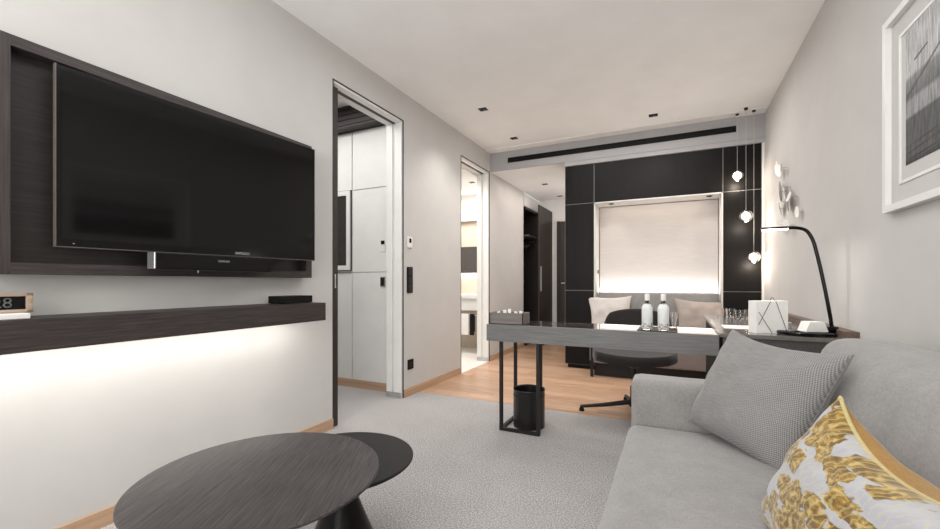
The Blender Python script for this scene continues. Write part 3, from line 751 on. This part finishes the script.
cushion('patterned_cushion', 'ochre floral patterned cushion with cream piping at the sofa front',
        ((.215, 1.33, .435), (.265, .90, .40), (.40, .72, .74), (.325, 1.165, .79)), .16, [m_dam, m_ochre], pinch=.06, seed=9, sag=.06, pipe=(.0042, m_pipe))
m_bc1 = fabric('beige_silk', (176, 170, 164), (196, 191, 186), 200, .15, .6, (1, 1, 4))
m_bc2 = fabric('taupe_silk', (140, 130, 123), (164, 153, 146), 200, .15, .6, (1, 1, 5))
# bench cushions (front faces camera: -Y)
cushion('bench_cushion', 'pale beige cushion on left side of the niche bench', ((-.87, 4.97, .455), (-.42, 4.98, .455), (-.44, 5.13, .885), (-.935, 5.10, .875)), .12, m_bc1, pinch=.12, seed=1)
cushion('bench_cushion', 'taupe beige cushion on right side of the niche bench', ((.04, 4.98, .455), (.47, 4.98, .455), (.51, 5.13, .835), (.0, 5.13, .865)), .12, m_bc2, pinch=.12, seed=5)

# ---------------------------------------------------------------- sofa
sf_ = thing('sofa', 'light grey fabric sofa along the right wall', 'sofa', (.3, 1.0, 0))
o11 = (.3, 1.0, 0)
def soft(x0, x1, y0, y1, z0, z1, r, nx=24, ny=40, nz=8, puff=(0, 0, 0), shear=0, wr=.003, seed=0, fn=None):
    """rounded block with puffed faces; shear leans x with z"""
    bm = nb(); hx, hy, hz = (x1-x0)/2, (y1-y0)/2, (z1-z0)/2; c = Vector(((x0+x1)/2, (y0+y1)/2, (z0+z1)/2)); vs = {}
    def key(i, j, k): return (i, j, k)
    def get(i, j, k):
        if (i, j, k) in vs: return vs[(i, j, k)]
        a, b_, d = -1+2*i/nx, -1+2*j/ny, -1+2*k/nz
        p = Vector((a*hx, b_*hy, d*hz)); q = Vector((max(-hx+r, min(hx-r, p.x)), max(-hy+r, min(hy-r, p.y)), max(-hz+r, min(hz-r, p.z))))
        dv = p-q
        if dv.length > 1e-9: p = q+dv.normalized()*r
        p.z += puff[2]*(1-a*a)*(1-b_**6)*(1 if d > 0 else 0)*max(0, d)
        p.x += puff[0]*(1-d*d)*(1-b_**6)*(-1 if a < 0 else 0)*max(0, -a)
        p.y += puff[1]*(1-a*a)*(1-d*d)*(1 if b_ > 0 else -1)*abs(b_)
        p += c; p.x += shear*(p.z-z0)
        p += Vector((1, .5, 1))*noise.noise(Vector((p.x*3+seed, p.y*3, p.z*3)))*wr*2
        p += Vector((1, 0, 1))*noise.noise(Vector((p.x*11+seed, p.y*5, p.z*9)))*wr
        if fn: p = fn(p)
        v = vs[(i, j, k)] = bm.verts.new(p); return v
    def quad(*q):
        bm.faces.new([get(*t) for t in q])
    for i in range(nx):
        for j in range(ny):
            quad((i, j, 0), (i, j+1, 0), (i+1, j+1, 0), (i+1, j, 0)); quad((i, j, nz), (i+1, j, nz), (i+1, j+1, nz), (i, j+1, nz))
    for i in range(nx):
        for k in range(nz):
            quad((i, 0, k), (i+1, 0, k), (i+1, 0, k+1), (i, 0, k+1)); quad((i, ny, k), (i, ny, k+1), (i+1, ny, k+1), (i+1, ny, k))
    for j in range(ny):
        for k in range(nz):
            quad((0, j, k), (0, j, k+1), (0, j+1, k+1), (0, j+1, k)); quad((nx, j, k), (nx, j+1, k), (nx, j+1, k+1), (nx, j, k+1))
    return bm
ob('base', bx(-.14, .79, -.28, 2.10, .06, .23, .01, 2), m_sofa, sf_, org=o11)
ob('seat_cushion', soft(-.186, .56, -.14, 1.975, .21, .418, .045, puff=(.0, .0, .035), nx=30, ny=60, nz=10, seed=2), m_sofa, sf_, org=o11, smooth='all')
ob('back_cushion', soft(.42, .66, -.14, 2.17, .36, .825, .07, puff=(.03, 0, .0), shear=.27, nx=14, ny=60, nz=16, seed=8, wr=.005), m_sofa, sf_, org=o11, smooth='all')
ob('back_frame', bx(.66, .80, -.28, 2.12, .1, .62, .03, 3), m_sofa, sf_, org=o11, smooth=True)
ob('arm', soft(-.172, .66, 1.978, 2.125, .10, .612, .022, nx=24, ny=8, nz=24, puff=(0, .004, 0), wr=.001), m_sofa, sf_, org=o11, smooth='all')
ob('arm', soft(-.172, .66, -.30, -.15, .10, .612, .022, nx=24, ny=8, nz=24, puff=(0, .004, 0), wr=.001), m_sofa, sf_, org=o11, smooth='all')
for x in (-.10, .72):
    for y in (-.24, 2.06): ob('leg', lathe(nb(), [(0, 0), (.018, 0), (.024, .062), (0, .062)], 20, (x, y, 0)), m_metal, sf_, org=o11)

# ---------------------------------------------------------------- coffee tables
def coffee(name, label, x, y, z, r, mtop, rb=.145):
    t = thing(name, label, 'table', (x, y, 0), math.radians(28))
    ob('table_top', lathe(nb(), [(0, z-.022), (r-.02, z-.022), (r-.004, z-.012), (r, z-.008), (r, z-.003), (r-.003, z), (0, z)], 128), mtop, t, smooth=True)
    ob('pedestal', lathe(nb(), [(0, 0), (rb, 0), (rb, .008), (rb*.72, .10), (rb*.40, .215), (.032, z-.05), (.030, z-.03), (.05, z-.022), (0, z-.022)], 64), plain('pedestal_black', (18, 17, 17), .4, var=2, spec=.25), t, smooth=True)
    return t
coffee('coffee_table', 'larger round coffee table with dark grained wood top', -1.143, .871, .45, .352, m_table)
coffee('side_table', 'smaller round black table tucked under the larger coffee table', -1.160, 1.232, .36, .2735, plain('smooth_black', (27, 25, 25), .42, var=2, spec=.25), .137)

# ---------------------------------------------------------------- pendants
m_globe = glass('globe_glass', (255, 252, 246), .12, 1.4)
def pendant(x, y, z, label):
    t = thing('pendant_light', label, 'pendant lamp', (x, y, z), 0, 'glass globe pendants'); L = ZC-z
    ob('cable', tube(nb(), [(0, 0, .055), (0, 0, L-.02)], .0016, 6), plain('cable_grey', (190, 186, 182), .5), t)
    ob('ceiling_cap', lathe(nb(), [(0, L-.02), (.014, L-.02), (.018, L), (0, L)], 20), m_metal, t)
    R_ = .058
    out = [(R_*math.sin(PI*k/24), -R_*math.cos(PI*k/24)) for k in range(25)]; inn = [(.90*R_*math.sin(PI*k/24), -.90*R_*math.cos(PI*k/24)) for k in range(25)]
    gb_ = nb(); lathe(gb_, [(0, out[0][1])]+out[1:-1]+[(0, out[-1][1])], 36); lathe(gb_, [(0, inn[0][1])]+inn[1:-1]+[(0, inn[-1][1])], 36)
    gm = ob('glass_globe', gb_, m_globe, t, smooth='all')
    me = gm.data
    # inner wall must face inwards
    bmx = bmesh.new(); bmx.from_mesh(me)
    fl_ = [f for f in bmx.faces if f.calc_center_median().length < .95*R_]
    for f in bmx.faces: 
        c_ = f.calc_center_median(); want = -1 if f in fl_ else 1
        if f.normal.dot(c_)*want < 0: f.normal_flip()
    bmx.to_mesh(me); bmx.free()
    ob('lamp_holder', lathe(nb(), [(0, .0385), (.005, .0385), (.005, .058), (0, .060)], 20), m_chrome, t)
    ob('bulb', lathe(nb(), [(0, -.038)]+[(.038*math.sin(PI*k/12), -.038*math.cos(PI*k/12)) for k in range(1, 12)]+[(0, .038)], 24, (0, 0, .0)), m_bulb, t, smooth='all')
    point('pendant_glow', (x, y, z-.075), 3.2, WARM, .03)
pendant(.574, 4.98-.02, 2.121, 'highest of the three glowing glass globe pendants')
pendant(.633, 4.845, 1.692, 'middle one of the three glowing glass globe pendants')
pendant(.71, 4.93, 1.293, 'lowest of the three glowing glass globe pendants')

# ---------------------------------------------------------------- framed art on right wall
ar = thing('framed_picture', 'white framed abstract grey drawing on the right wall', 'picture', (XR, 1.8, 1.33))
o12 = (XR, 1.8, 1.33)
Y0, Y1, Z0, Z1, XF = 1.25, 2.345, 1.33, 2.125, .79
b = nb(); f_ = .028
box(b, XF, XR-.001, Y0, Y1, Z0, Z0+f_); box(b, XF, XR-.001, Y0, Y1, Z1-f_, Z1); box(b, XF, XR-.001, Y0, Y0+f_, Z0+f_, Z1-f_); box(b, XF, XR-.001, Y1-f_, Y1, Z0+f_, Z1-f_)
ob('frame', b, m_white, ar, org=o12)
ob('backing', bx(XR-.012, XR-.001, Y0+.02, Y1-.02, Z0+.02, Z1-.02), m_wall, ar, org=o12)
b = nb(); q = .10; t_ = .012
for (ya, yb, za, zb) in ((Y0+q, Y1-q, Z0+q, Z0+q+t_), (Y0+q, Y1-q, Z1-q-t_, Z1-q), (Y0+q, Y0+q+t_, Z0+q+t_, Z1-q-t_), (Y1-q-t_, Y1-q, Z0+q+t_, Z1-q-t_)): box(b, XR-.016, XR-.0119, ya, yb, za, zb)
ob('mount', b, m_white, ar, org=o12)
m = M('drawing'); tc = m.node('ShaderNodeTexCoord'); sx = m.node('ShaderNodeSeparateXYZ'); m.link(tc.outputs['Object'], sx.inputs[0])
h = m.noise(m.coords((1, 70, 8), rot=(.35, 0, 0)), 1.2, 5, .7); g2 = m.noise(m.coords((1, 3, 3)), 1.5, 3)
# tone by height inside the sheet: pale paper, mid hatch, fog band, dark hatch
rp = m.node('ShaderNodeValToRGB'); cr = rp.color_ramp
mz = m.node('ShaderNodeMapRange'); m.link(sx.outputs[2], mz.inputs[0]); mz.inputs[1].default_value = .165; mz.inputs[2].default_value = .70
m.link(mz.outputs[0], rp.inputs[0]); cr.interpolation = 'LINEAR'
while len(cr.elements) < 8: cr.elements.new(.5)
for e, (p_, v_) in zip(cr.elements, [(0, .05), (.05, .12), (.32, .14), (.34, .40), (.44, .40), (.47, .20), (.60, .34), (.63, .62)]): e.position = p_; e.color = (v_, v_, v_, 1)
hh = m.ramp(h, [(.35, (120, 120, 120)), (.65, (255, 255, 255))])
c = m.mix(.75, rp.outputs[0], hh, 'MULTIPLY'); m.base(c); m.set(Roughness=.8)
ob('drawing_sheet', bx(XR-.0135, XR-.0121, Y0+.15, 2.195, 1.494, 2.03), m.m, ar, org=o12)
b = nb()
for (ya, za, yb, zb, wd_) in ((2.19, 1.75, 1.95, 1.86, .006), (2.13, 1.875, 2.04, 1.895, .008), (2.195, 1.56, 1.7, 1.60, .004), (2.195, 1.535, 1.7, 1.575, .004), (2.195, 1.51, 1.6, 1.55, .005), (2.19, 1.76, 1.6, 2.02, .003)):
    tube(b, [(XR-.0138, ya, za), (XR-.0138, yb, zb)], [wd_*.5, wd_*.4], 6, flat=1)
for v in b.verts: v.co.x = XR-.0138+(v.co.x-(XR-.0138))*.1
ob('drawn_lines', b, m_dark, ar, org=o12)

# wall discs
m_disc = plain('pearl_disc', (232, 229, 225), .35, var=3)
discs = [(4.351, 2.049, .028), (4.25, 1.975, .045), (4.133, 1.968, .03), (4.28, 1.845, .035), (4.166, 1.785, .062), (4.025, 1.79, .03),
         (4.195, 1.70, .032), (3.97, 1.685, .075), (3.83, 1.68, .03), (3.71, 1.545, .032), (4.138, 1.488, .035), (3.914, 1.475, .035), (4.25, 1.655, .045)]
wh = ['highest small', 'upper left', 'upper right small', 'second row left', 'second large', 'right small', 'middle small', 'largest', 'small one right of the largest',
      'rightmost small', 'lower left', 'lower right', 'left middle']
for k, (y, z, r) in enumerate(discs):
    r *= 1.3
    off = .03+.012*(k % 3)
    lab = 'pearly white wall disc, %s one in the cluster by the pendants' % wh[k] if 'one' not in wh[k] else 'small pearly wall disc just right of the largest disc'
    t = thing('wall_disc', lab, 'wall ornament', (XR, y, z), 0, 'pearly discs scattered on right wall')
    bm_ = lathe(nb(), [(0, -.002), (r-.002, -.002), (r, 0), (r-.002, .002), (0, .003)], 32, (0, 0, 0), 'X')
    bmesh.ops.rotate(bm_, verts=bm_.verts, cent=(0, 0, 0), matrix=Matrix.Rotation(random.uniform(-.35, .35), 3, 'Z') @ Matrix.Rotation(random.uniform(-.3, .3), 3, 'Y'))
    bmesh.ops.translate(bm_, verts=bm_.verts, vec=(-off, 0, 0))
    ob('disc', bm_, m_disc, t, smooth=True)
    ob('pin', tube(nb(), [(0, 0, 0), (-off, 0, 0)], .003, 8), m_chrome, t)
